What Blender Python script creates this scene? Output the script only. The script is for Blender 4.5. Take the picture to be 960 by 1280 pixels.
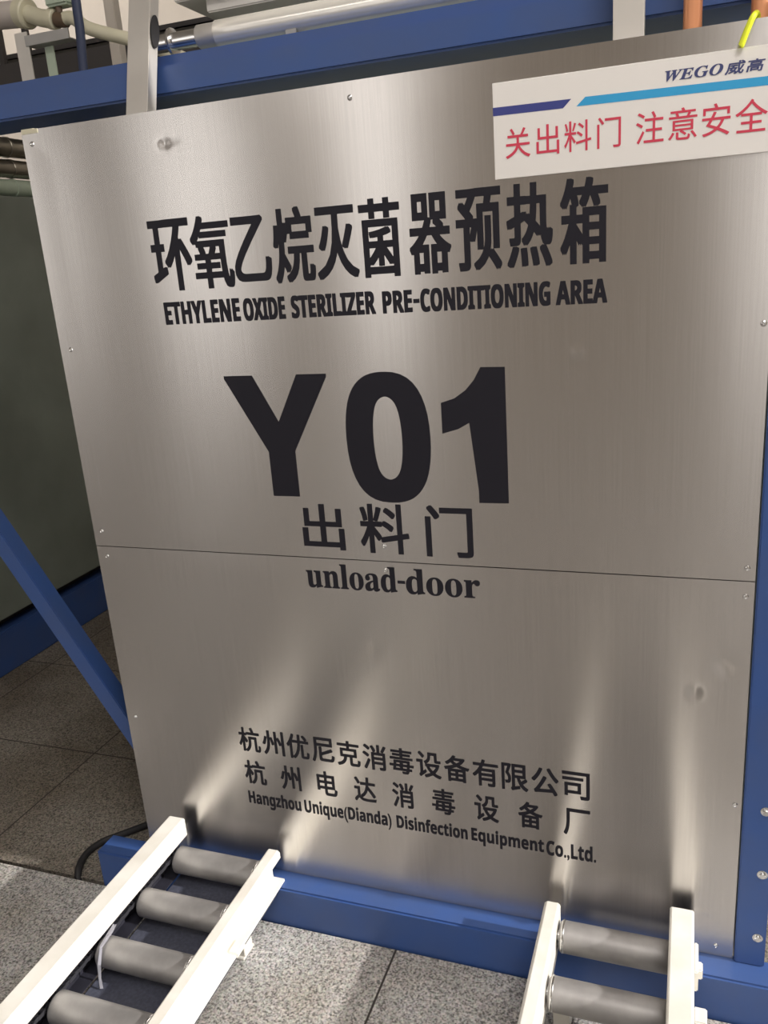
import bpy, bmesh, math, random
from mathutils import Vector, Matrix, noise

for o in list(bpy.data.objects):
    bpy.data.objects.remove(o, do_unlink=True)
S = bpy.context.scene
COL = S.collection

# ------------------------------------------------------------------ camera, world, lights, exposure
# the sheet metal front lies in the plane y = 0, x to the right, z up, metres; floor at z = FZ
FZ = -0.09
cam_d = bpy.data.cameras.new('camera')
cam_d.sensor_fit = 'VERTICAL'
cam_d.sensor_height = 36.0
cam_d.lens = 36.0 * 1048.35 / 1280.0
cam_d.clip_start = 0.02
cam = bpy.data.objects.new('camera', cam_d)
COL.objects.link(cam)
cam.location = (1.11671219, -1.30270953, 1.23467888)
cam.rotation_euler = (1.27493844, 0.0722775378, 0.339325341)
S.camera = cam

world = bpy.data.worlds.new('sky')
S.world = world
world.use_nodes = True
bgn = world.node_tree.nodes['Background']
bgn.inputs['Color'].default_value = (1.0, 0.965, 0.93, 1)
bgn.inputs['Strength'].default_value = 1.95

sun_d = bpy.data.lights.new('sun', 'SUN')
sun_d.energy = 3.9
sun_d.angle = math.radians(1.2)
sun_d.color = (1.0, 0.96, 0.90)
sun = bpy.data.objects.new('sun', sun_d)
COL.objects.link(sun)
SUN_DIR = Vector((0.87, 0.005, 0.41)).normalized()      # towards the sun
sun.rotation_euler = SUN_DIR.to_track_quat('Z', 'Y').to_euler()
sun.location = (4, -1, 3)

def area(name, loc, rot, sx, sy, power, color=(1, 1, 1)):
    d = bpy.data.lights.new(name, 'AREA')
    d.shape = 'RECTANGLE'
    d.size, d.size_y, d.energy, d.color = sx, sy, power, color
    o = bpy.data.objects.new(name, d)
    COL.objects.link(o)
    o.location, o.rotation_euler = loc, rot
    return o

for ax_, ay_, pw_ in ((-1.5, -5.0, 30), (2.1, -2.3, 66), (2.1, -0.9, 14)):
    area('overhead_fill', (ax_, ay_, 3.9), (0, 0, 0), 1.6, 1.2, pw_, (1.0, 0.95, 0.9))  # unseen fill lamps added to lift the front and the floor
for ax_ in (-4.0, 0.0):                        # unseen fill lights added to brighten the far wall
    area('far_wall_fill', (ax_, 3.2, 3.5), (math.radians(75), 0, 0), 2.5, 0.4, 33, (1.0, 0.94, 0.88))

S.view_settings.view_transform = 'Standard'
S.view_settings.look = 'None'
S.view_settings.exposure = 0.30
S.view_settings.gamma = 1.0
S.view_settings.use_curve_mapping = False

# ------------------------------------------------------------------ helpers
def srgb(r, g, b):
    def f(c):
        c /= 255.0
        return c / 12.92 if c <= 0.04045 else ((c + 0.055) / 1.055) ** 2.4
    return (f(r), f(g), f(b), 1.0)

def mat(name, color, rough=0.5, metal=0.0, bump=0.0, bscale=40.0, var=0.0, vscale=6.0, dirt=None, dirt_amt=0.0, spec=0.5, stretch=(1, 1, 1)):
    m = bpy.data.materials.new(name)
    m.use_nodes = True
    nt = m.node_tree
    n, l = nt.nodes, nt.links
    p = n['Principled BSDF']
    p.inputs['Base Color'].default_value = color
    p.inputs['Roughness'].default_value = rough
    p.inputs['Metallic'].default_value = metal
    p.inputs['Specular IOR Level'].default_value = spec
    tc = n.new('ShaderNodeTexCoord')
    mp = n.new('ShaderNodeMapping')
    mp.inputs['Scale'].default_value = stretch
    l.new(tc.outputs['Object'], mp.inputs['Vector'])
    if var or dirt:
        nz = n.new('ShaderNodeTexNoise')
        nz.inputs['Scale'].default_value = vscale
        nz.inputs['Detail'].default_value = 6
        l.new(mp.outputs['Vector'], nz.inputs['Vector'])
        cr = n.new('ShaderNodeValToRGB')
        cr.color_ramp.elements[0].position = 0.38
        cr.color_ramp.elements[1].position = 0.72
        dk = dirt if dirt else tuple(c * (1 - var) for c in color[:3]) + (1,)
        k = dirt_amt if dirt else 1.0
        cr.color_ramp.elements[0].color = tuple(color[i] * (1 - k) + dk[i] * k for i in range(3)) + (1,)
        cr.color_ramp.elements[1].color = color
        l.new(nz.outputs['Fac'], cr.inputs['Fac'])
        l.new(cr.outputs['Color'], p.inputs['Base Color'])
    if bump:
        nb = n.new('ShaderNodeTexNoise')
        nb.inputs['Scale'].default_value = bscale
        nb.inputs['Detail'].default_value = 4
        l.new(mp.outputs['Vector'], nb.inputs['Vector'])
        b = n.new('ShaderNodeBump')
        b.inputs['Strength'].default_value = bump
        b.inputs['Distance'].default_value = 0.002
        l.new(nb.outputs['Fac'], b.inputs['Height'])
        l.new(b.outputs['Normal'], p.inputs['Normal'])
    return m

def steel_sheet():
    m = bpy.data.materials.new('brushed_stainless_sheet')
    m.use_nodes = True
    n, l = m.node_tree.nodes, m.node_tree.links
    p = n['Principled BSDF']
    p.inputs['Metallic'].default_value = 1.0
    tc = n.new('ShaderNodeTexCoord')
    def nz(sx, sz, scale, detail=3):
        mp = n.new('ShaderNodeMapping')
        mp.inputs['Scale'].default_value = (sx, 1, sz)
        l.new(tc.outputs['Object'], mp.inputs['Vector'])
        t = n.new('ShaderNodeTexNoise')
        t.inputs['Scale'].default_value = scale
        t.inputs['Detail'].default_value = detail
        l.new(mp.outputs['Vector'], t.inputs['Vector'])
        return t.outputs['Fac']
    fine = nz(1, 0.012, 420, 4)          # vertical brush lines
    cloud = nz(1, 0.6, 4, 2)               # handling smears
    rr = n.new('ShaderNodeMapRange')
    rr.inputs['From Min'].default_value, rr.inputs['From Max'].default_value = 0.0, 1.0
    rr.inputs['To Min'].default_value, rr.inputs['To Max'].default_value = 0.22, 0.30
    l.new(cloud, rr.inputs['Value'])
    p.inputs['Roughness'].default_value = 0.26
    cr = n.new('ShaderNodeValToRGB')
    cr.color_ramp.elements[0].position, cr.color_ramp.elements[1].position = 0.3, 0.7
    cr.color_ramp.elements[0].color = (0.58, 0.555, 0.537, 1)
    cr.color_ramp.elements[1].color = (0.63, 0.604, 0.585, 1)
    l.new(fine, cr.inputs['Fac'])
    l.new(cr.outputs['Color'], p.inputs['Base Color'])
    tg = n.new('ShaderNodeTangent'); tg.direction_type = 'UV_MAP'; tg.uv_map = 'UVMap'
    l.new(tg.outputs['Tangent'], p.inputs['Tangent'])
    p.inputs['Anisotropic'].default_value = 0.85
    p.inputs['Anisotropic Rotation'].default_value = 0.25
    return m

def granite(name='flamed_granite_paving', tint=(1, 1, 1, 1)):
    m = bpy.data.materials.new(name)
    m.use_nodes = True
    n, l = m.node_tree.nodes, m.node_tree.links
    p = n['Principled BSDF']
    p.inputs['Roughness'].default_value = 0.75
    geo = n.new('ShaderNodeNewGeometry')
    t1 = n.new('ShaderNodeTexNoise'); t1.inputs['Scale'].default_value = 250; t1.inputs['Detail'].default_value = 3
    t2 = n.new('ShaderNodeTexVoronoi'); t2.inputs['Scale'].default_value = 230
    t3 = n.new('ShaderNodeTexNoise'); t3.inputs['Scale'].default_value = 3.5; t3.inputs['Detail'].default_value = 5
    for t in (t1, t2, t3):
        l.new(geo.outputs['Position'], t.inputs['Vector'])
    cr = n.new('ShaderNodeValToRGB')
    e = cr.color_ramp.elements
    e[0].position, e[0].color = 0.34, srgb(106, 98, 93)
    e[1].position, e[1].color = 0.66, srgb(222, 215, 208)
    x = e.new(0.48); x.color = srgb(182, 175, 168)
    l.new(t1.outputs['Fac'], cr.inputs['Fac'])
    mx = n.new('ShaderNodeMix'); mx.data_type = 'RGBA'; mx.blend_type = 'MULTIPLY'
    mx.inputs['Factor'].default_value = 0.35
    l.new(cr.outputs['Color'], mx.inputs['A'])
    l.new(t2.outputs['Color'], mx.inputs['B'])
    hs = n.new('ShaderNodeHueSaturation'); hs.inputs['Saturation'].default_value = 0.25
    l.new(mx.outputs['Result'], hs.inputs['Color'])
    cr3 = n.new('ShaderNodeValToRGB')
    cr3.color_ramp.elements[0].position, cr3.color_ramp.elements[0].color = 0.3, (0.62, 0.57, 0.5, 1)
    cr3.color_ramp.elements[1].position, cr3.color_ramp.elements[1].color = 0.6, (1, 1, 1, 1)
    l.new(t3.outputs['Fac'], cr3.inputs['Fac'])
    m2 = n.new('ShaderNodeMix'); m2.data_type = 'RGBA'; m2.blend_type = 'MULTIPLY'
    m2.inputs['Factor'].default_value = 1.0
    l.new(hs.outputs['Color'], m2.inputs['A'])
    l.new(cr3.outputs['Color'], m2.inputs['B'])
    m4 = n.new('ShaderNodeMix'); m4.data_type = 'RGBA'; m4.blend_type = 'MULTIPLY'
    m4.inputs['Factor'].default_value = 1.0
    l.new(m2.outputs['Result'], m4.inputs['A']); m4.inputs['B'].default_value = tint
    # joints between the slabs every 0.55 m in x, 0.465 m in y
    sp = n.new('ShaderNodeSeparateXYZ')
    l.new(geo.outputs['Position'], sp.inputs['Vector'])
    def joint(out, off, per):
        a = n.new('ShaderNodeMath'); a.operation = 'ADD'; a.inputs[1].default_value = off + 0.0022 + per * 40
        l.new(sp.outputs[out], a.inputs[0])
        b = n.new('ShaderNodeMath'); b.operation = 'MODULO'; b.inputs[1].default_value = per
        l.new(a.outputs[0], b.inputs[0])
        c = n.new('ShaderNodeMath'); c.operation = 'LESS_THAN'; c.inputs[1].default_value = 0.0044
        l.new(b.outputs[0], c.inputs[0])
        return c.outputs[0]
    jx, jy = joint('X', -0.05, 0.55), joint('Y', 0.05, 0.465)
    mxx = n.new('ShaderNodeMath'); mxx.operation = 'MAXIMUM'
    l.new(jx, mxx.inputs[0]); l.new(jy, mxx.inputs[1])
    m3 = n.new('ShaderNodeMix'); m3.data_type = 'RGBA'
    l.new(mxx.outputs[0], m3.inputs['Factor'])
    l.new(m4.outputs['Result'], m3.inputs['A'])
    m3.inputs['B'].default_value = srgb(52, 47, 44)
    l.new(m3.outputs['Result'], p.inputs['Base Color'])
    b = n.new('ShaderNodeBump'); b.inputs['Strength'].default_value = 0.5; b.inputs['Distance'].default_value = 0.002
    l.new(t1.outputs['Fac'], b.inputs['Height'])
    l.new(b.outputs['Normal'], p.inputs['Normal'])
    return m

M = dict(
    sheet=steel_sheet(),
    granite=granite(),
    rear_paving=granite('darker_granite_paving', (0.50, 0.46, 0.40, 1)),  # same paving tinted darker and browner for the rear floor
    vinyl=mat('dark_vinyl', srgb(32, 31, 40), 0.5, spec=0.25),
    red=mat('red_vinyl', srgb(214, 62, 88), 0.5),
    navy=mat('navy_vinyl', srgb(58, 66, 140), 0.5),
    cyan=mat('sky_blue_vinyl', srgb(50, 165, 222), 0.5),
    logo=mat('logo_ink', srgb(62, 70, 120), 0.5),
    placard=mat('white_placard', srgb(240, 237, 234), 0.4),
    blue=mat('blue_enamel', srgb(53, 86, 150), 0.42, bump=0.08, bscale=60, dirt=srgb(72, 88, 126), dirt_amt=0.45, vscale=9),
    rail=mat('cream_white_paint', srgb(238, 236, 230), 0.4, bump=0.05, bscale=80, dirt=srgb(206, 200, 188), dirt_amt=0.5, vscale=14),
    roller=mat('worn_zinc_roller', (0.45, 0.435, 0.43, 1), 0.5, 0.55, bump=0.08, bscale=90, var=0.35, vscale=14),
    ring=mat('bright_steel', (0.78, 0.78, 0.78, 1), 0.2, 1.0),
    chain=mat('oiled_chain_steel', (0.20, 0.20, 0.23, 1), 0.4, 0.9),
    screw=mat('screw_steel', (0.7, 0.7, 0.7, 1), 0.18, 1.0),
    dark=mat('dark_machine_paint', srgb(138, 146, 137), 0.5, var=0.3, vscale=2.5),
    rail_shade=mat('shade_dark_steel', srgb(58, 58, 70), 0.5, 0.3, var=0.4, vscale=30),
    roller_shade=mat('blue_grey_shade', srgb(82, 85, 101), 0.6, bump=0.3, bscale=220, var=0.3, vscale=160),
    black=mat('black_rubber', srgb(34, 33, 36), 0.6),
    strap=mat('satin_stainless', (0.70, 0.67, 0.63, 1), 0.45, 0.6, var=0.1),
    chrome=mat('polished_jacket', (0.86, 0.83, 0.76, 1), 0.22, 0.4, bump=0.05, bscale=12),
    lagging=mat('dull_jacket', (0.42, 0.40, 0.35, 1), 0.3, 1.0, bump=0.3, bscale=14, var=0.4, vscale=8),
    copper=mat('copper_tube', srgb(232, 160, 116), 0.35, 0.25, var=0.12),
    pvc=mat('cream_plastic', srgb(220, 215, 190), 0.4, var=0.15),
    pvcgrey=mat('pale_plastic', srgb(205, 196, 190), 0.45, var=0.1),
    green=mat('faded_green_plastic', srgb(176, 190, 172), 0.45),
    angle=mat('galvanised_angle', (0.5, 0.49, 0.48, 1), 0.5, 0.7, var=0.2),
    cable=mat('dark_blue_hose', srgb(46, 56, 84), 0.45),
    yellow=mat('yellow_green_cord', srgb(226, 236, 50), 0.4),
    wall=mat('beige_plaster', srgb(206, 198, 188), 0.85, var=0.06),
    ceil=mat('ceiling_paint', srgb(200, 194, 186), 0.9),
    tray=mat('dark_duct', srgb(66, 62, 62), 0.5, var=0.2),
    light=mat('white_duct', srgb(225, 222, 218), 0.5),
    film=mat('clear_film_strip', srgb(190, 190, 200), 0.2),
    brown=mat('brown_fitting', srgb(96, 78, 62), 0.5),
)

class MB:
    """collects simple solids and links them as one mesh object"""
    def __init__(self):
        self.bm = bmesh.new()
    def box(self, x0, x1, y0, y1, z0, z1, bevel=0.0, seg=2, mtx=None):
        b = bmesh.new()
        vs = [b.verts.new((x, y, z)) for x in (x0, x1) for y in (y0, y1) for z in (z0, z1)]
        for f in ((0, 1, 3, 2), (4, 6, 7, 5), (0, 4, 5, 1), (2, 3, 7, 6), (0, 2, 6, 4), (1, 5, 7, 3)):
            b.faces.new([vs[i] for i in f])
        bmesh.ops.recalc_face_normals(b, faces=b.faces)
        if bevel:
            bmesh.ops.bevel(b, geom=list(b.edges), offset=bevel, segments=seg, affect='EDGES', clamp_overlap=True)
        return self._add(b, mtx)
    def prism(self, prof, axis, a0, a1, bevel=0.0, mtx=None):
        """extrude a closed 2-D outline along an axis ('y': prof=(x,z); 'x': (y,z); 'z': (x,y))"""
        b = bmesh.new()
        def P(u, v, a):
            return {'y': (u, a, v), 'x': (a, u, v), 'z': (u, v, a)}[axis]
        r0 = [b.verts.new(P(u, v, a0)) for u, v in prof]
        r1 = [b.verts.new(P(u, v, a1)) for u, v in prof]
        k = len(prof)
        b.faces.new(r0); b.faces.new(list(reversed(r1)))
        for i in range(k):
            b.faces.new((r0[i], r1[i], r1[(i + 1) % k], r0[(i + 1) % k]))
        bmesh.ops.recalc_face_normals(b, faces=b.faces)
        if bevel:
            bmesh.ops.bevel(b, geom=list(b.edges), offset=bevel, segments=2, affect='EDGES', clamp_overlap=True)
        return self._add(b, mtx)
    def lathe(self, prof, seg=32, mtx=None):
        """prof = (radius, z) points about the z axis, closed on the axis"""
        b = bmesh.new()
        rings = []
        for r, z in prof:
            if r < 1e-6:
                rings.append([b.verts.new((0, 0, z))])
            else:
                rings.append([b.verts.new((r * math.cos(2 * math.pi * i / seg), r * math.sin(2 * math.pi * i / seg), z)) for i in range(seg)])
        for a, c in zip(rings, rings[1:]):
            for i in range(seg):
                j = (i + 1) % seg
                if len(a) == 1 and len(c) > 1:
                    b.faces.new((a[0], c[i], c[j]))
                elif len(c) == 1 and len(a) > 1:
                    b.faces.new((a[i], a[j], c[0]))
                elif len(a) > 1:
                    b.faces.new((a[i], a[j], c[j], c[i]))
        if len(rings[0]) > 1: b.faces.new(rings[0])
        if len(rings[-1]) > 1: b.faces.new(rings[-1])
        bmesh.ops.recalc_face_normals(b, faces=b.faces)
        return self._add(b, mtx)
    def rod(self, p, q, r, seg=24, bevel=0.0):
        p, q = Vector(p), Vector(q)
        L = (q - p).length
        m = Matrix.Translation(p) @ (q - p).to_track_quat('Z', 'Y').to_matrix().to_4x4()
        e = bevel
        prof = [(0, 0), (r - e, 0), (r, e), (r, L - e), (r - e, L), (0, L)] if e else [(0, 0), (r, 0), (r, L), (0, L)]
        return self.lathe(prof, seg, m)
    def tube(self, pts, r, seg=12, sub=6):
        """round bar along a smooth path"""
        P = [Vector(p) for p in pts]
        path = []
        for i in range(len(P) - 1):
            a, b_, c, d = P[max(i - 1, 0)], P[i], P[i + 1], P[min(i + 2, len(P) - 1)]
            for k in range(sub):
                t = k / sub
                path.append(0.5 * ((2 * b_) + (c - a) * t + (2 * a - 5 * b_ + 4 * c - d) * t * t + (3 * b_ - a - 3 * c + d) * t ** 3))
        path.append(P[-1])
        b = bmesh.new()
        rings = []
        up = None
        for i, q in enumerate(path):
            t = (path[min(i + 1, len(path) - 1)] - path[max(i - 1, 0)]).normalized()
            if up is None:
                up = t.orthogonal().normalized()
            up = (up - t * up.dot(t)).normalized()
            s = t.cross(up)
            rr = r(i / (len(path) - 1)) if callable(r) else r
            rings.append([b.verts.new(q + rr * (math.cos(2 * math.pi * k / seg) * up + math.sin(2 * math.pi * k / seg) * s)) for k in range(seg)])
        for a, c in zip(rings, rings[1:]):
            for k in range(seg):
                b.faces.new((a[k], a[(k + 1) % seg], c[(k + 1) % seg], c[k]))
        b.faces.new(rings[0]); b.faces.new(rings[-1])
        bmesh.ops.recalc_face_normals(b, faces=b.faces)
        return self._add(b)
    def _add(self, b, mtx=None):
        if mtx is not None:
            bmesh.ops.transform(b, matrix=mtx, verts=b.verts)
        me = bpy.data.meshes.new('tmp')
        b.to_mesh(me); b.free()
        self.bm.from_mesh(me)
        bpy.data.meshes.remove(me)
        return self
    def build(self, name, material, parent=None, smooth=True):
        me = bpy.data.meshes.new(name)
        self.bm.to_mesh(me); self.bm.free()
        me.materials.append(material)
        return link(name, me, parent, smooth)

def link(name, me, parent=None, smooth=True):
    if smooth:
        me.set_sharp_from_angle(angle=math.radians(25))
        for p in me.polygons:
            p.use_smooth = True
    o = bpy.data.objects.new(name, me)
    COL.objects.link(o)
    if parent is not None:
        o.parent = parent
        w = Vector((0, 0, 0)); q = parent
        while q is not None:
            w += q.location; q = q.parent
        o.data.transform(Matrix.Translation(-w))      # meshes are made in world coordinates
    return o

def tag(o, label, cat, group=None):
    o['label'] = label; o['category'] = cat
    if group: o['group'] = group
    return o

def thing(name, label, cat, loc, group=None):
    o = bpy.data.objects.new(name, None)
    o.empty_display_size = 0.05
    COL.objects.link(o)
    o.location = loc
    return tag(o, label, cat, group)

def structure(o):
    o['kind'] = 'structure'
    return o

# ------------------------------------------------------------------ the hall
XL, XR, YF, YB, ZC = -7.0, 3.0, -7.0, 5.2, 4.0
f = MB().box(XL, XR, YF, -0.052, FZ - 0.12, FZ, 0.003)
structure(f.build('floor', M['granite'], smooth=False))
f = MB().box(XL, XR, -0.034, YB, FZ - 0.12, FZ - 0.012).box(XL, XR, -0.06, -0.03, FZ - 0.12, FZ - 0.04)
structure(f.build('floor', M['rear_paving'], smooth=False))
structure(MB().box(XL - .2, XR + .2, YF - .2, YB + .2, ZC, ZC + 0.15).build('ceiling', M['ceil'], smooth=False))
structure(MB().box(XL - .2, XR + .2, YB, YB + 0.2, FZ - .1, ZC).build('wall_back', M['wall'], smooth=False))
structure(MB().box(XL - .2, XL, YF, YB, FZ - .1, ZC).build('wall_left', M['wall'], smooth=False))
# unseen wall behind the photographer, window openings placed for bands in the sheet
OPEN = [(-6.6, -5.6), (-4.6, -3.4), (-2.3, -1.5), (1.6, 2.8)]
WZ0, WZ1 = 0.5, 3.6
w = MB()
x = XL - .2
for a, b in OPEN:
    w.box(x, a, YF - .2, YF, FZ - .1, ZC)
    w.box(a, b, YF - .2, YF, FZ - .1, WZ0).box(a, b, YF - .2, YF, WZ1, ZC)
    x = b
w.box(x, XR + .2, YF - .2, YF, FZ - .1, ZC)
structure(w.build('wall_front', M['wall'], smooth=False))
for a, b in OPEN:                              # daylight portals in the openings
    q = area('window_daylight', ((a + b) / 2, YF - .14, (WZ0 + WZ1) / 2), (math.radians(90), 0, 0), b - a, WZ1 - WZ0, 1.0)
    q.data.cycles.is_portal = True
for i, (a, b) in enumerate(OPEN):
    w = MB()
    for q in (a, (a + b) / 2 - .02, b - .04):
        w.box(q, q + .04, YF - .13, YF - .08, WZ0, WZ1)
    for q in (WZ0, 2.0, WZ1 - .04):
        w.box(a, b, YF - .125, YF - .085, q, q + .04)
    structure(w.build('window_%d' % (i + 1), M['light'], smooth=False))
# right wall with a wide loading doorway the sun comes through
DY0, DY1, DZ = -0.55, 0.5, 3.0
w = MB().box(XR, XR + .2, YF, DY0, FZ - .1, ZC).box(XR, XR + .2, DY1, YB, FZ - .1, ZC).box(XR, XR + .2, DY0, DY1, DZ, ZC)
structure(w.build('wall_right', M['wall'], smooth=False))
w = MB().box(XR - .02, XR + .03, DY0 - .08, DY0, FZ, DZ + .08).box(XR - .02, XR + .03, DY1, DY1 + .08, FZ, DZ + .08).box(XR - .02, XR + .03, DY0, DY1, DZ, DZ + .08)
structure(w.build('door_1', M['light'], smooth=False))

# ------------------------------------------------------------------ the sheet metal front
PW, PH, SEAM = 1.22, 1.490, 0.7195
DENTS = [  # x, z, depth, sigma_x, sigma_z
    (0.2854, 1.4384, 0.0030, 0.007, 0.005), (0.300, 1.440, 0.0014, 0.012, 0.003),
    (0.9556, 1.0758, -0.0016, 0.006, 0.007), (0.5846, 0.5392, 0.0022, 0.008, 0.014),
    (1.1396, 0.5200, 0.0030, 0.008, 0.010), (1.1859, 0.5655, 0.0022, 0.010, 0.011), (1.176, 0.577, 0.0016, 0.007, 0.007),
    (1.1724, 0.0899, -0.0014, 0.010, 0.004), (1.0736, 0.8264, 0.0008, 0.006, 0.006),
]
def sheet_y(x, z):
    """how far the thin sheet stands off its flat plane (towards +y)"""
    e = min(x, PW - x, (z if z < SEAM else PH - z), abs(z - SEAM) + 0.02)
    k = min(1.0, max(0.0, e) / 0.06)
    k = k * k * (3 - 2 * k)
    y = 0.0
    if z > SEAM:
        y += 0.0009 * noise.noise(Vector((x * 3.1 + 7.3, 0.0, z * 0.9)))
    else:
        y += 0.0024 * noise.noise(Vector((x * 2.6 + 1.7 + 0.5 * z, 3.0, z * 1.9)))
    y *= k
    for dx, dz, d, sx, sz in DENTS:
        a, b = (x - dx) / sx, (z - dz) / sz
        q = a * a + b * b
        if q < 16:
            y += 0.5 * d * math.exp(-q / 2) * (1 - q / 16) ** 2
    return y

def sheet(name, z0, z1, parent):
    nx, nz_ = 305, int(round((z1 - z0) / 0.004))
    verts, faces = [], []
    for j in range(nz_ + 1):
        z = z0 + (z1 - z0) * j / nz_
        for i in range(nx + 1):
            x = PW * i / nx
            verts.append((x, sheet_y(x, z), z))
    W = nx + 1
    for j in range(nz_):
        for i in range(nx):
            a = j * W + i
            faces.append((a, a + 1, a + W + 1, a + W))
    nfront = len(faces)
    # folded return edges, 12 mm deep
    ring = [i for i in range(W)] + [j * W + nx for j in range(1, nz_ + 1)] + [nz_ * W + i for i in range(nx - 1, -1, -1)] + [j * W for j in range(nz_ - 1, 0, -1)]
    b0 = len(verts)
    for r in ring:
        verts.append(verts[r])
    b1 = len(verts)
    for r in ring:
        v = verts[r]; verts.append((v[0], 0.012, v[2]))
    n = len(ring)
    for i in range(n):
        j = (i + 1) % n
        faces.append((b0 + j, b0 + i, b1 + i, b1 + j))
    me = bpy.data.meshes.new(name)
    me.from_pydata(verts, [], faces)
    uv = me.uv_layers.new(name='UVMap')
    co = [verts[l.vertex_index] for l in me.loops]
    for k, c in enumerate(co):
        uv.data[k].uv = (c[0], c[2])
    me.materials.append(M['sheet'])
    for k, p in enumerate(me.polygons):
        p.use_smooth = k < nfront
    return link(name, me, parent, smooth=False)

cab = thing('preheating_cabinet', 'large brushed stainless cabinet front with black Chinese lettering and Y01', 'machine', (PW / 2, 0, 0))
sheet('upper_panel', SEAM + 0.0008, PH, cab)
sheet('lower_panel', 0.0, SEAM - 0.0008, cab)
MB().box(0.112, PW - 0.012, 0.0145, 1.9, 0.002, PH - 0.0140, 0.004).build('cabinet_body', M['dark'], cab)

def screw(x, z, parent, y=None, r=0.0045):
    y = sheet_y(x, z) if y is None else y
    m = Matrix.Translation((x, y + 0.0005, z)) @ Matrix.Rotation(math.radians(90), 4, 'X')
    b = MB().lathe([(0, -0.002), (r, -0.001), (r, 0.0004), (r * 0.85, 0.0017), (r * 0.45, 0.0026), (r * 0.3, 0.0018), (0, 0.0016)], 16, m)
    return b.build('screw', M['screw'], parent)
for x, z in ((0.019, 1.467), (0.62, 1.467), (1.203, 1.467), (0.023, 1.110), (1.211, 1.107), (0.019, 0.751), (0.62, 0.748), (1.208, 0.741),
             (0.022, 0.698), (0.619, 0.703), (1.208, 0.694), (0.02, 0.33), (1.21, 0.318), (1.192, 0.021), (0.02, 0.021)):
    screw(x, z, cab)

# ------------------------------------------------------------------ lettering
def glyphs(text):
    c = bpy.data.curves.new('glyphs', 'FONT')
    c.body = text
    c.resolution_u = 5
    o = bpy.data.objects.new('glyphs', c)
    COL.objects.link(o)
    dg = bpy.context.evaluated_depsgraph_get()
    me = bpy.data.meshes.new_from_object(o.evaluated_get(dg))
    bpy.data.objects.remove(o, do_unlink=True)
    bpy.data.curves.remove(c)
    b = bmesh.new(); b.from_mesh(me)
    bpy.data.meshes.remove(me)
    return b

def fit(b, x0, x1, z0, z1, shear=0.0):
    """scale glyph outlines (x, y) into the box and stand them up in the x-z plane"""
    if shear:
        for v in b.verts: v.co.x += shear * v.co.y
    xs = [v.co.x for v in b.verts]; ys = [v.co.y for v in b.verts]
    ax, bx, ay, by = min(xs), max(xs), min(ys), max(ys)
    for v in b.verts:
        v.co = ((v.co.x - ax) / (bx - ax) * (x1 - x0) + x0, 0.0, (v.co.y - ay) / (by - ay) * (z1 - z0) + z0)
    return b

def clip(poly, ax, k):
    lo, hi = [], []
    for i, p in enumerate(poly):
        q = poly[(i + 1) % len(poly)]
        if p[ax] <= k: lo.append(p)
        if p[ax] >= k: hi.append(p)
        if (p[ax] - k) * (q[ax] - k) < 0:
            t = (k - p[ax]) / (q[ax] - p[ax])
            m = (p[0] + (q[0] - p[0]) * t, p[1] + (q[1] - p[1]) * t, p[2])
            lo.append(m); hi.append(m)
    return lo, hi

def lettering(name, items, material, parent, label=None, lift=0.0005, base=None, cut=0.02):
    """items: (text, x0, x1, z0, z1, bold[, shear]) -> one flat decal that follows the sheet"""
    allb = bmesh.new()
    for it in items:
        b = glyphs(it[0])
        bx, bz = it[5]
        fit(b, it[1] + bx, it[2] - bx, it[3] + bz, it[4] - bz, shear=it[6] if len(it) > 6 else 0.0)
        me = bpy.data.meshes.new('tmp'); b.to_mesh(me); b.free()
        nb_ = 8 if max(bx, bz) > 0 else 1
        for k in range(nb_):                            # thickens every stroke by bx, bz
            a_ = 2 * math.pi * k / nb_
            sx_, sz_ = (bx * max(-1, min(1, 1.42 * math.cos(a_))), bz * max(-1, min(1, 1.42 * math.sin(a_)))) if nb_ > 1 else (0, 0)
            me.transform(Matrix.Translation((sx_, -2e-5 * k, sz_)))
            allb.from_mesh(me)
            me.transform(Matrix.Translation((-sx_, 2e-5 * k, -sz_)))
        bpy.data.meshes.remove(me)
    if base is None:
        xs = [v.co.x for v in allb.verts]; zs = [v.co.z for v in allb.verts]
        tris = []
        bmesh.ops.triangulate(allb, faces=allb.faces[:])
        for f_ in allb.faces:
            tris.append([(v.co.x, v.co.z, v.co.y) for v in f_.verts])
        for ax in (0, 1):
            nxt = []
            for t in tris:
                lo, hi = min(p[ax] for p in t), max(p[ax] for p in t)
                k = math.ceil((lo + 1e-7) / cut) * cut
                rest = t
                while k < hi - 1e-7:
                    a, b = clip(rest, ax, k)
                    if len(a) > 2: nxt.append(a)
                    rest = b
                    k += cut
                if len(rest) > 2: nxt.append(rest)
            tris = nxt
        allb.clear()
        for t in tris:
            try:
                allb.faces.new([allb.verts.new((p[0], sheet_y(p[0], p[1]) - lift + p[2], p[1])) for p in t])
            except ValueError:
                pass
        bmesh.ops.remove_doubles(allb, verts=allb.verts[:], dist=2e-6)
    else:
        for v in allb.verts: v.co.y += base - lift
    bmesh.ops.recalc_face_normals(allb, faces=allb.faces)
    if allb.faces and sum(f.normal.y * f.calc_area() for f in allb.faces) > 0:
        bmesh.ops.reverse_faces(allb, faces=allb.faces)
    me = bpy.data.meshes.new(name)
    allb.to_mesh(me); allb.free()
    me.materials.append(material)
    o = link(name, me, parent, smooth=False)
    if label: o['label'] = label
    return o

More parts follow.
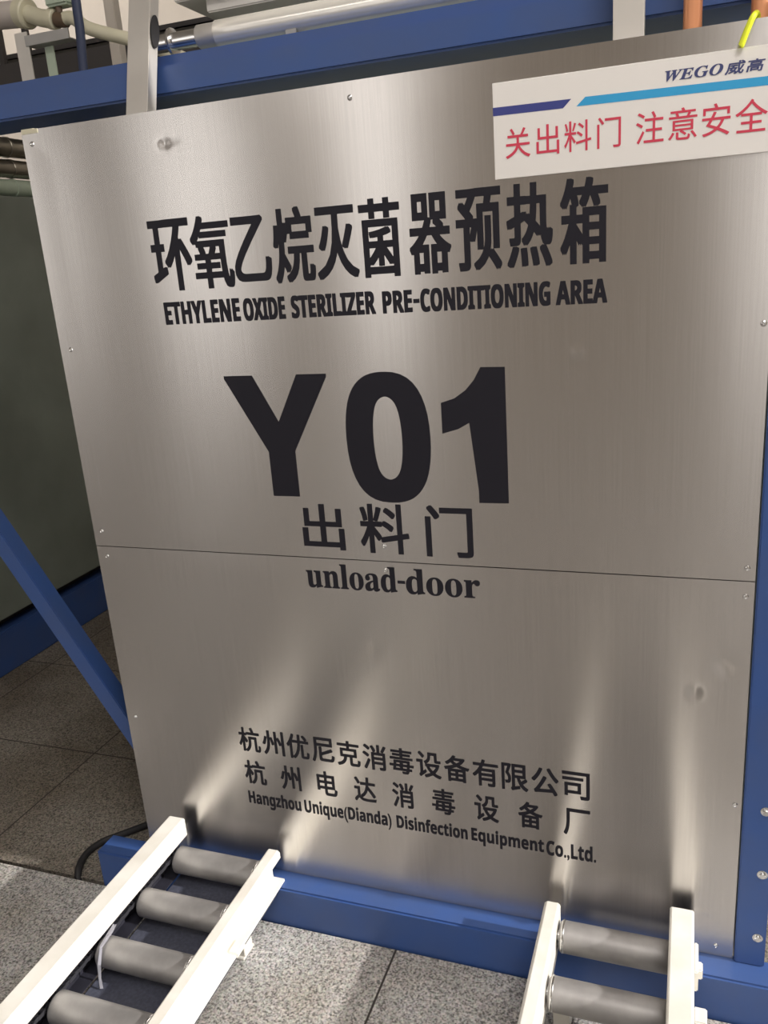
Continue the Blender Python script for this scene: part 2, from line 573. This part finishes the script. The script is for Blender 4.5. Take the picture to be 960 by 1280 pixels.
def polygon_decal(name, pts, material, parent):
    b = bmesh.new()
    n_ = []
    for i_, p_ in enumerate(pts):
        q_ = pts[(i_ + 1) % len(pts)]
        k_ = max(1, int(math.hypot(q_[0] - p_[0], q_[1] - p_[1]) / 0.02))
        n_ += [(p_[0] + (q_[0] - p_[0]) * t / k_, p_[1] + (q_[1] - p_[1]) * t / k_) for t in range(k_)]
    b.faces.new([b.verts.new((x_, sheet_y(x_, z_) - 0.0006, z_)) for x_, z_ in n_])
    bmesh.ops.triangulate(b, faces=b.faces[:])
    if sum(f_.normal.y * f_.calc_area() for f_ in b.faces) > 0: bmesh.ops.reverse_faces(b, faces=b.faces[:])
    me = bpy.data.meshes.new(name); b.to_mesh(me); b.free()
    me.materials.append(material)
    return link(name, me, parent, smooth=False)

def sans(t):      # bold upright sans letters
    out = ''
    for ch in t:
        if 'A' <= ch <= 'Z': out += chr(0x1D5D4 + ord(ch) - 65)
        elif 'a' <= ch <= 'z': out += chr(0x1D5EE + ord(ch) - 97)
        elif '0' <= ch <= '9': out += chr(0x1D7EC + ord(ch) - 48)
        else: out += ch
    return out
def serif(t):     # bold upright serif letters
    return ''.join(chr(0x1D400 + ord(c) - 65) if 'A' <= c <= 'Z' else chr(0x1D41A + ord(c) - 97) if 'a' <= c <= 'z' else c for c in t)
def serif_it(t):
    return ''.join(chr(0x1D468 + ord(c) - 65) if 'A' <= c <= 'Z' else c for c in t)

TITLE = [('环', .2290, .3097), ('氧', .3100, .3883), ('乙', .3904, .4601), ('烷', .4653, .5382), ('灭', .5412, .6143),
         ('菌', .6192, .6869), ('器', .7001, .7671), ('预', .7754, .8448), ('热', .8526, .9209), ('箱', .9314, .9991)]
ZT = {'乙': (1.2103, 1.3147), '灭': (1.205, 1.3165)}
lettering('title_lettering', [(c, a, b) + ZT.get(c, (1.2035, 1.3218)) + ((0.0023, 0.0016),) for c, a, b in TITLE], M['vinyl'], cab)
E1 = (.0010, .0008)
lettering('english_title_lettering', [(sans('ETHYLENE'), .2395, .3900, 1.1465, 1.1850, E1), (sans('OXIDE'), .3965, .4755, 1.1460, 1.1838, E1),
          (sans('STERILIZER'), .4868, .6370, 1.1464, 1.1835, E1), (sans('PRE'), .6490, .6990, 1.1468, 1.1815, E1), ('-', .7010, .7110, 1.1605, 1.1670, (.0005, .002)),
          (sans('CONDITIONING'), .7125, .9160, 1.1460, 1.1820, E1), (sans('AREA'), .9240, .9988, 1.1462, 1.1808, E1)], M['vinyl'], cab)
lettering('number_lettering', [(sans('Y'), .3414, .5389, .8352, 1.0531, (.003, .002)), (sans('0'), .5661, .7161, .8291, 1.0538, (.003, .002))], M['vinyl'], cab)
ONE = [(.8048, 1.0571), (.8437, 1.0565), (.8437, .8335), (.7945, .8330), (.7945, .9795), (.7830, .9680), (.7650, .9580), (.7372, .9500), (.7372, 1.0010), (.7600, 1.0080), (.7790, 1.0210), (.7930, 1.0365)]
polygon_decal('number_lettering', ONE, M['vinyl'], cab)
C1 = (.0014, .0014)
lettering('door_lettering', [('出', .4646, .5465, .7365, .8222, C1), ('料', .5768, .6677, .7345, .8258, C1), ('门', .6978, .7810, .7335, .8262, C1)], M['vinyl'], cab)
S1 = (.0004, .0004)
lettering('english_door_lettering', [(serif('unload'), .4625, .6385, .6605, .7092, S1), ('-', .6400, .6540, .6790, .6845, (.001, .001)), (serif('door'), .6555, .7895, .6600, .7085, S1)], M['vinyl'], cab)
def spread(chars, cells, z0, z1, bold):
    return [(c, a, b, z0, z1, bold) for c, (a, b) in zip(chars, cells)]
L1 = '杭州优尼克消毒设备有限公司'
p1 = (0.9735 - 0.2690 - 0.0490) / 12
lettering('maker_lettering', spread(L1, [(0.2690 + p1 * i, 0.2690 + p1 * i + 0.0485) for i in range(13)], .2845, .3405, (.0009, .0008)), M['vinyl'], cab)
L2 = '杭州电达消毒设备厂'
c2 = [(.2725, .3215), (.3555, .4005), (.4372, .4800), (.5172, .5630), (.5975, .6415), (.6776, .7235), (.7612, .8070), (.8440, .8885), (.9265, .9735)]
for it_ in spread(L2, c2, .2075, .2635, (.0009, .0008)):
    lettering('factory_character', [it_], M['vinyl'], cab)
lettering('english_maker_lettering', [(sans('Hangzhou'), .2735, .3945, .1500, .1905, (.0004, .0004)), (sans('Unique(Dianda)'), .4025, .5905, .1500, .1900, (.0004, .0004)),
          (sans('Disinfection'), .6015, .7450, .1585, .1890, (.0004, .0004)), (sans('Equipment'), .7525, .8900, .1505, .1890, (.0004, .0004)), (sans('Co.,Ltd.'), .8945, .9840, .1505, .1885, (.0004, .0004))], M['vinyl'], cab)

# ------------------------------------------------------------------ the white placard
sg = thing('warning_placard', 'white placard with red Chinese lettering on the upper right of the steel front', 'sign', (1.02, -0.003, 1.33))
SY = -0.0032
m = MB().box(0.8385, 1.2125, SY, SY + 0.002, 1.3300, 1.4580, 0.0004, 1)
m.build('board', M['placard'], sg)
def flat(name, pts, material, parent, y):
    b = bmesh.new()
    b.faces.new([b.verts.new((px, y, pz)) for px, pz in pts])
    b.normal_update()
    if b.faces[:][0].normal.y > 0: bmesh.ops.reverse_faces(b, faces=b.faces)
    me = bpy.data.meshes.new(name); b.to_mesh(me); b.free()
    me.materials.append(material)
    return link(name, me, parent, smooth=False)
flat('navy_stripe', [(.8385, 1.4262), (.9490, 1.4246), (.9377, 1.4139), (.8385, 1.4152)], M['navy'], sg, SY - 0.0003)
flat('sky_blue_stripe', [(.9682, 1.4248), (.9559, 1.4141), (1.2125, 1.4098), (1.2125, 1.4205)], M['cyan'], sg, SY - 0.0003)
W8 = [('关', .8554, .8912), ('出', .8998, .9320), ('料', .9389, .9763), ('门', .9842, 1.0161), ('注', 1.0361, 1.0723), ('意', 1.0782, 1.1146), ('安', 1.1208, 1.1560), ('全', 1.1618, 1.2008)]
for w_ in (W8[:4], W8[4:]):
    lettering('red_lettering', [(c, a, b, 1.3562, 1.3960, (.0001, .0001)) for c, a, b in w_], M['red'], sg, base=SY)
lettering('logo_lettering', [(serif_it('WEGO'), 1.0724, 1.1445, 1.4300, 1.4432, (.0002, .0002)), ('威', 1.1464, 1.1712, 1.4283, 1.4438, (.0003, .0003), .18), ('高', 1.1722, 1.1948, 1.4283, 1.4432, (.0003, .0003), .18)], M['logo'], sg, base=SY)

# ------------------------------------------------------------------ yellow cord hanging over the top edge, tucked behind the placard
cord = MB().tube([(1.184, 0.025, 1.470), (1.183, 0.009, 1.4950), (1.1775, -0.0060, 1.4915), (1.171, -0.0085, 1.477), (1.1655, -0.0085, 1.462), (1.1640, -0.0082, 1.4595)], 0.0040, 10)
cord = cord.build('cord', M['yellow'])
tag(cord, 'short yellow-green cord hanging over the top edge above the white placard', 'cord')

# ------------------------------------------------------------------ blue steel frame
fr = thing('machine_frame', 'blue painted steel frame of beams and posts around the cabinet', 'frame', (0.6, 0.05, FZ))
BZ = FZ - 0.012
MB().box(-0.112, 1.62, -0.050, 0.011, BZ, -0.001, 0.004).build('base_beam', M['blue'], fr)
MB().box(1.2225, 1.271, -0.006, 0.085, -0.001, 1.525, 0.002).build('post', M['blue'], fr)
b = MB().box(-0.92, 1.75, 0.075, 0.195, 1.5255, 1.5715, 0.004).box(-0.92, 1.75, 0.095, 0.150, 1.566, 1.591, 0.002)
b.build('top_beam', M['blue'], fr)
MB().box(-0.75, -0.69, 0.05, 0.12, BZ, 1.526, 0.003).build('post', M['blue'], fr)
# diagonal brace, 42 mm box tube in the plane y = 0.06
d = Vector((0.507, 0, -0.862)); nrm = Vector((0.862, 0, 0.507))
A = Vector((-0.321, 0, 0.656)) - d * 0.80; B_ = Vector((-0.057, 0, 0.207)) + d * 0.235
bb = bmesh.new()
vs = []
for P_ in (A, B_):
    for (o_, y_) in ((0, .060), (.042, .060), (.042, .102), (0, .102)):
        q = P_ + nrm * o_; vs.append(bb.verts.new((q.x, y_, q.z)))
for fc in ((0, 1, 2, 3), (7, 6, 5, 4), (0, 4, 5, 1), (1, 5, 6, 2), (2, 6, 7, 3), (3, 7, 4, 0)):
    bb.faces.new([vs[i] for i in fc])
bmesh.ops.recalc_face_normals(bb, faces=bb.faces)
bmesh.ops.bevel(bb, geom=list(bb.edges), offset=0.002, segments=2, affect='EDGES')
mb = MB(); mb._add(bb)
mb.build('brace', M['blue'], fr)
def bolt(x, z, y, r, parent):
    m_ = Matrix.Translation((x, y, z)) @ Matrix.Rotation(math.radians(90), 4, 'X')
    q = MB().lathe([(0, -0.001), (r, -0.001), (r, 0.0015), (r * .62, 0.0018), (r * .62, 0.0055), (r * .5, 0.0065), (0, 0.0065)], 6 if r < 0 else 20, m_)
    return q.build('bolt', M['screw'], parent)
for x, z in ((1.257, 0.318), (1.258, 0.193), (1.2575, 0.061)):
    bolt(x, z, -0.006, 0.0085, fr)

tp = MB().box(0.001, 0.036, -0.0012, 0.0004, 1.4835, 1.4905, 0.0003, 1).box(0.001, 0.028, -0.0012, 0.010, 1.4902, 1.4915, 0.0003, 1)
tag(tp.build('tape_scrap', M['pvc']), 'scrap of pale tape stuck on the top left corner of the steel front', 'tape')

# the neighbouring dark chamber on the left and the beam it stands on
nb = thing('dark_chamber', 'dark grey machine housing in shade left of the steel front', 'machine', (-1.9, 1.9, FZ))
MB().box(-2.7, -1.15, 0.60, 3.6, 0.100, 1.531, 0.004).build('housing', M['dark'], nb)
MB().box(-2.6, -1.22, 0.65, 3.55, 0.055, 0.1005).build('gap_shade', M['black'], nb)  # black block added to stand for the dark gap under the housing
nf = MB().box(-1.24, -1.16, 0.30, 3.7, BZ, 0.055, 0.004).box(-2.7, -2.62, 0.30, 3.7, BZ, 0.055, 0.004)
nf.build('skid_beam', M['blue'], nb)

# ------------------------------------------------------------------ roller conveyors
def conveyor(name, label, xo, xi, ylen):
    """xo: outer edge of the tall covered rail, xi: outer face of the low channel rail"""
    s = 1 if xi > xo else -1
    t = thing(name, label, 'conveyor', ((xo + xi) / 2, -ylen / 2, FZ), 'roller conveyors in front of the cabinet')
    X = lambda a, b: (min(xo + s * a, xo + s * b), max(xo + s * a, xo + s * b))
    def cap(prof, z1):
        q = [(xo + s * u, v) for u, v in prof]
        return q
    y1 = -0.024
    # tall rail: web, top flange, inner lip
    MB().prism(cap([(0, 0.0), (0, .107), (.003, .110), (.037, .110), (.040, .107), (.040, .068), (.0365, .068), (.0365, .1055), (.004, .1055), (.004, 0.0)], 0), 'y', -ylen, y1, 0.0008).build('outer_rail', M['rail'], t)
    # low rail: channel opening outwards
    w_ = abs(xi - xo)
    MB().prism(cap([(w_ - .030, .000), (w_ - .030, .071), (w_ - .026, .0755), (w_ - .006, .0755), (w_ - .001, .071), (w_ - .001, .058), (w_ - .004, .057), (w_ - .004, .066), (w_ - .024, .066), (w_ - .024, .006), (w_ + .002, .006), (w_ + .002, .000)], 0), 'y', -ylen, y1 - 0.004, 0.0006).build('inner_rail', M['rail'], t)
    r0, r1 = X(.036, w_ - .034)
    first = True
    proto = None
    k = 0
    y = -0.062
    while y > -ylen + 0.06:
        mtx = Matrix.Translation((r0, 0, .034)) @ Matrix.Rotation(math.radians(90), 4, 'Y')
        if proto is None:
            L_ = r1 - r0
            e = MB().lathe([(0, 0), (.024, 0), (.0275, .004), (.0275, L_ - .004), (.024, L_), (0, L_)], 40, Matrix.Translation((0, y, 0)) @ mtx)
            o = e.build('roller', M['roller'], t)
            ax = MB()
            ax.rod((r0 - .010, y, .034), (r1 + .009, y, .034), .010, 16)
            a_ = ax.build('axle', M['ring'], o)
            ring = MB().lathe([(.0282, 0), (.0288, .001), (.0288, .0035), (.0282, .0045)], 40, Matrix.Translation((r1 - .008 if s > 0 else r0 + .004, y, .034)) @ Matrix.Rotation(math.radians(90), 4, 'Y'))
            g_ = ring.build('end_ring', M['ring'], o)
            proto = (o, (a_, g_))
            py = y
        else:
            o = proto[0].copy(); COL.objects.link(o); o.parent = t
            o.location = proto[0].location + Vector((0, y - py, 0))
            for c in proto[1]:
                cc = c.copy(); COL.objects.link(cc); cc.parent = o
        y -= 0.1275
    # dark lining added to stand for shade under the cover, and the drive chain
    MB().prism(cap([(.0042, .0002), (.0042, .098), (.0062, .098), (.0062, .0024), (.0355, .0024), (.0355, .0002)], 0), 'y', -ylen + .002, y1 - .002).build('shade_lining', M['rail_shade'], t)
    ch = MB()
    cx = xo + s * .026
    y = y1 - 0.02
    i = 0
    while y > -ylen + 0.02:
        for dx in (-.0045, .0045):
            o2 = .0012 if i % 2 else 0
            ch.box(cx + dx - .0008 + (o2 if dx > 0 else -o2), cx + dx + .0008 + (o2 if dx > 0 else -o2), y - .0085, y + .0085, .041, .049)
        ch.rod((cx - .006, y - .0065, .045), (cx + .006, y - .0065, .045), .0036, 8)
        y -= 0.013; i += 1
    ch.build('drive_chain', M['chain'], t)
    for yy in (-0.140, -0.652, -ylen + 0.08):
        x0, x1 = X(.004, w_ - .026)
        MB().box(x0, x1, yy - .015, yy + .015, -.010, .0005, .001).build('cross_tie', M['rail'], t)
    for yy in (-0.140, -0.652, -ylen + 0.08):
        for a, b_, c_ in ((.002, .030, 0), (w_ - .062, w_ - .034, 1)):
            x0, x1 = X(a, b_)
            f_ = MB().box(x0, x1, yy - .016, yy + .016, FZ + .004, (-.0128 if c_ else .0), .001)
            x0, x1 = X(a, b_)
            f_.box(x0, x1, yy - .022, yy + .022, FZ, FZ + .005, .001)
            f_.build('foot', M['rail'], t)
    return t
cl = conveyor('roller_conveyor', 'left white railed roller conveyor running toward the lower left corner', 0.082, 0.349, 1.15)
cr_ = conveyor('roller_conveyor', 'right white railed roller conveyor below the maker name, nearest the blue post', 1.153, 0.893, 1.00)
MB().box(.113, .345, -1.12, -.056, -.0127, -.0103, .0005).build('shade_sheet', M['roller_shade'], cl)  # dark sheet added to stand for the shade between the rollers
MB().box(.334, .3535, -.236, -.204, -.002, .009, .0015).build('joint_plate', M['rail'], cl)
lug = MB().box(1.1525, 1.1600, -.150, -.085, .060, .100, .002).box(1.158, 1.167, -.130, -.110, .066, .086, .002)
lug.build('mounting_lug', M['rail'], cr_)
lug = MB().box(1.1525, 1.172, -.245, -.215, .070, .100, .002)
lug.build('mounting_lug', M['rail'], cr_)

# ------------------------------------------------------------------ hose on the floor by the end of the base beam
h = MB().tube([(-0.190, -0.045, FZ - .030), (-0.205, -.02, FZ - .004), (-0.222, .03, FZ - .004), (-0.212, .075, FZ - .004), (-.180, .112, FZ - .003), (-.10, .20, FZ - .003), (0.02, .30, FZ - .003)], 0.0085, 12)
tag(h.build('hose', M['black']), 'dark rubber hose lying on the shaded floor beside the blue base beam', 'hose')
st = MB()
st = bmesh.new()
pts = [(.1275, -.285, .068), (.130, -.302, .066), (.133, -.336, .063), (.136, -.352, .040), (.134, -.354, .012), (.137, -.359, -.007)]
prev = None
for i, p_ in enumerate(pts):
    wv = .0035 + .0015 * (i % 2)
    row = [st.verts.new((p_[0] - wv, p_[1], p_[2])), st.verts.new((p_[0], p_[1] - .003, p_[2] + .001)), st.verts.new((p_[0] + wv, p_[1], p_[2]))]
    if prev:
        st.faces.new((prev[0], prev[1], row[1], row[0])); st.faces.new((prev[1], prev[2], row[2], row[1]))
    prev = row
bmesh.ops.solidify(st, geom=st.faces[:], thickness=.0006)
mb = MB(); mb._add(st)
tag(mb.build('plastic_strip', M['film']), 'thin crumpled clear plastic strip dangling inside the left conveyor', 'strip')

# ------------------------------------------------------------------ straps that rise above the panel
def strap(name, label, x0, x1, lean, hole):
    t = thing(name, label, 'bracket', ((x0 + x1) / 2, 0.03, PH), 'stainless straps on the cabinet top')
    sh = Matrix.Identity(4)
    z0, z1 = PH - 0.0055, 1.95
    tilt = Matrix.Translation((0, .0135, z0)) @ Matrix.Rotation(-lean, 4, 'X') @ Matrix.Translation((0, 0, -z0))
    MB().prism([(x0, 0), (x1, 0), (x1, .025), (x1 - .003, .025), (x1 - .003, .003), (x0, .003)], 'z', z0, z1, .0005, tilt).build('channel', M['strap'], t)
    if hole:
        m_ = tilt @ Matrix.Translation((x1 + .0002, .0125, 1.632)) @ Matrix.Rotation(math.radians(90), 4, 'Y') @ Matrix.Diagonal((1.5, .65, .35, 1))
        MB().lathe([(0, 0), (.016, 0), (.018, .004), (.018, .009), (.0, .009)], 32, m_).build('grommet', M['black'], t)
    return t
strap('support_strap', 'upright stainless strap at the top left, in front of the blue beam', 0.209, 0.2515, math.radians(17), True)
strap('support_strap', 'upright stainless strap at the top right, beside the copper tubes', 1.003, 1.0435, 0.0, False)

# ------------------------------------------------------------------ tubes and pipes above
for x, r, lab in ((1.1045, .0122, 'orange copper tube rising behind the placard, left of its pair'), (1.1885, .0125, 'orange copper tube at the top right corner of the photo')):
    tag(MB().tube([(x, .032, 1.40), (x, .032, 1.7), (x, .032, 2.2)], r, 20, 2).build('copper_tube', M['copper']), lab, 'tube', 'copper tubes')

pp = thing('jacketed_pipe', 'shiny metal jacketed pipe lying along the blue top beam', 'pipe', (0.6, .2, 1.60))
MB().rod((0.300, .2, 1.637), (1.75, .2, 1.637), .0215, 40, .001).build('jacket', M['chrome'], pp)
MB().rod((0.262, .2, 1.637), (0.304, .2, 1.637), .0195, 40, .001).build('sleeve', M['strap'], pp)
MB().lathe([(.0165, 0), (.0225, .001), (.0235, .004), (.0225, .007), (.0165, .008)], 40, Matrix.Translation((.202, .2, 1.637)) @ Matrix.Rotation(math.radians(90), 4, 'Y')).build('clamp_ring', M['ring'], pp)
MB().rod((0.150, .2, 1.637), (0.264, .2, 1.637), .0150, 32, .001).build('inner_tube', M['ring'], pp)
for xx in (0.45, 0.80, 1.3):
    MB().box(xx - .01, xx + .01, .185, .215, 1.5718, 1.620).build('saddle', M['angle'], pp)

# clutter above the left end of the beam
stn = thing('steel_stand', 'small grey steel angle stand behind the blue beam at the top left', 'stand', (-.42, .6, 1.50))
MB().prism([(-.482, .60), (-.444, .60), (-.444, .604), (-.478, .604), (-.478, .635), (-.482, .635)], 'z', 1.45, 1.825, .0005).build('upright', M['strap'], stn)
MB().prism([(-.414, .62), (-.388, .62), (-.388, .624), (-.410, .624), (-.410, .645), (-.414, .645)], 'z', 1.45, 1.79, .0005).build('upright', M['green'], stn)
MB().prism([(.596, 1.792), (.632, 1.792), (.632, 1.795), (.600, 1.795), (.600, 1.815), (.596, 1.815)], 'x', -.450, -.318, .0005).build('crossbar', M['angle'], stn)

pv = thing('plastic_pipe', 'cream plastic pipe run with collars in the top left corner', 'pipe', (-.40, .62, 1.8))
MB().tube([(-.90, .66, 1.915), (-.62, .64, 1.888), (-.455, .62, 1.870)], .030, 24, 4).build('large_pipe', M['pvcgrey'], pv)
MB().rod((-.470, .622, 1.874), (-.440, .618, 1.866), .034, 32, .003).build('collar', M['pvc'], pv)
MB().tube([(-.445, .618, 1.868), (-.40, .612, 1.850), (-.365, .606, 1.842)], .020, 20, 4).build('elbow', M['pvc'], pv)
MB().rod((-.372, .606, 1.843), (-.352, .604, 1.838), .023, 24, .002).build('collar', M['pvc'], pv)
MB().rod((-.352, .604, 1.838), (-.322, .602, 1.832), .017, 24, .002).rod((-.337, .60, 1.832), (-.337, .60, 1.868), .008, 16, .001).build('union', M['brown'], pv)
MB().tube([(-.325, .602, 1.836), (-.30, .600, 1.832), (-.262, .598, 1.806), (-.21, .60, 1.786), (-.12, .61, 1.755), (0.0, .62, 1.70)], .0150, 20, 5).build('small_pipe', M['pvc'], pv)
MB().box(-.365, -.30, .585, .625, 1.862, 1.885, .005).box(-.345, -.325, .59, .61, 1.885, 1.93, .004).build('valve', M['green'], pv)
tag(MB().tube([(-.200, .50, 2.1), (-.211, .50, 1.835), (-.213, .50, 1.771), (-.222, .50, 1.66), (-.225, .50, 1.4)], .0105, 14, 5).build('hose', M['cable']), 'dark blue hose hanging vertically left of the stainless strap', 'hose')

for i, (z0, z1, yy, x0, x1, mk, nm, lab) in enumerate([
    (2.080, 2.100, 1.7, -3.2, 0.35, 'tray', 'cable_tray', 'dark cable tray high behind the pipes, upper of the two'),
    (1.920, 2.028, 1.55, -3.2, 0.35, 'tray', 'cable_tray', 'dark broad cable tray behind the pipes, lower of the two')]):
    q = MB().box(x0, x1, yy, yy + .12, z0, z0 + .004).box(x0, x1, yy, yy + .004, z0, z1).box(x0, x1, yy + .116, yy + .12, z0, z1)
    for xx in (-2.6, -1.4, -.2):
        q.box(xx - .01, xx + .01, yy + .05, yy + .07, z0, ZC)
    tag(q.build(nm, M[mk]), lab, 'cable tray', 'cable trays behind the machine')
tag(MB().box(-.02, .45, .60, .90, 1.822, 2.05, .003).box(.05, .43, .62, .88, 1.795, 1.825, .003).box(0.2, 0.22, .7, .72, 2.05, ZC).build('air_duct', M['light']), 'white metal duct corner at the top edge above the jacketed pipe', 'duct')
tag(MB().box(-.420, -.388, .9, .93, 1.3, ZC, .002).build('conduit_cover', M['wall']), 'pale vertical cover strip behind the left stainless strap', 'strip')
# lagged pipes running back over the dark chamber
for z, r, lab in ((1.700, .0325, 'dull metal lagged pipe over the dark housing, topmost of three'), (1.6285, .0305, 'dull metal lagged pipe over the dark housing, middle of three'), (1.5645, .0285, 'green painted pipe lying on the dark housing, lowest of three')):
    g_ = MB().rod((-1.19, .62, z), (-1.19, 3.5, z), r, 28, .001)
    for yy in (1.15, 1.29, 2.0, 2.8):
        g_.rod((-1.19, yy, z), (-1.19, yy + .012, z), r + .0025, 28, .001)
    tag(g_.build('lagged_pipe', M['lagging'] if r > .03 else M['green']), lab, 'pipe', 'lagged pipes')
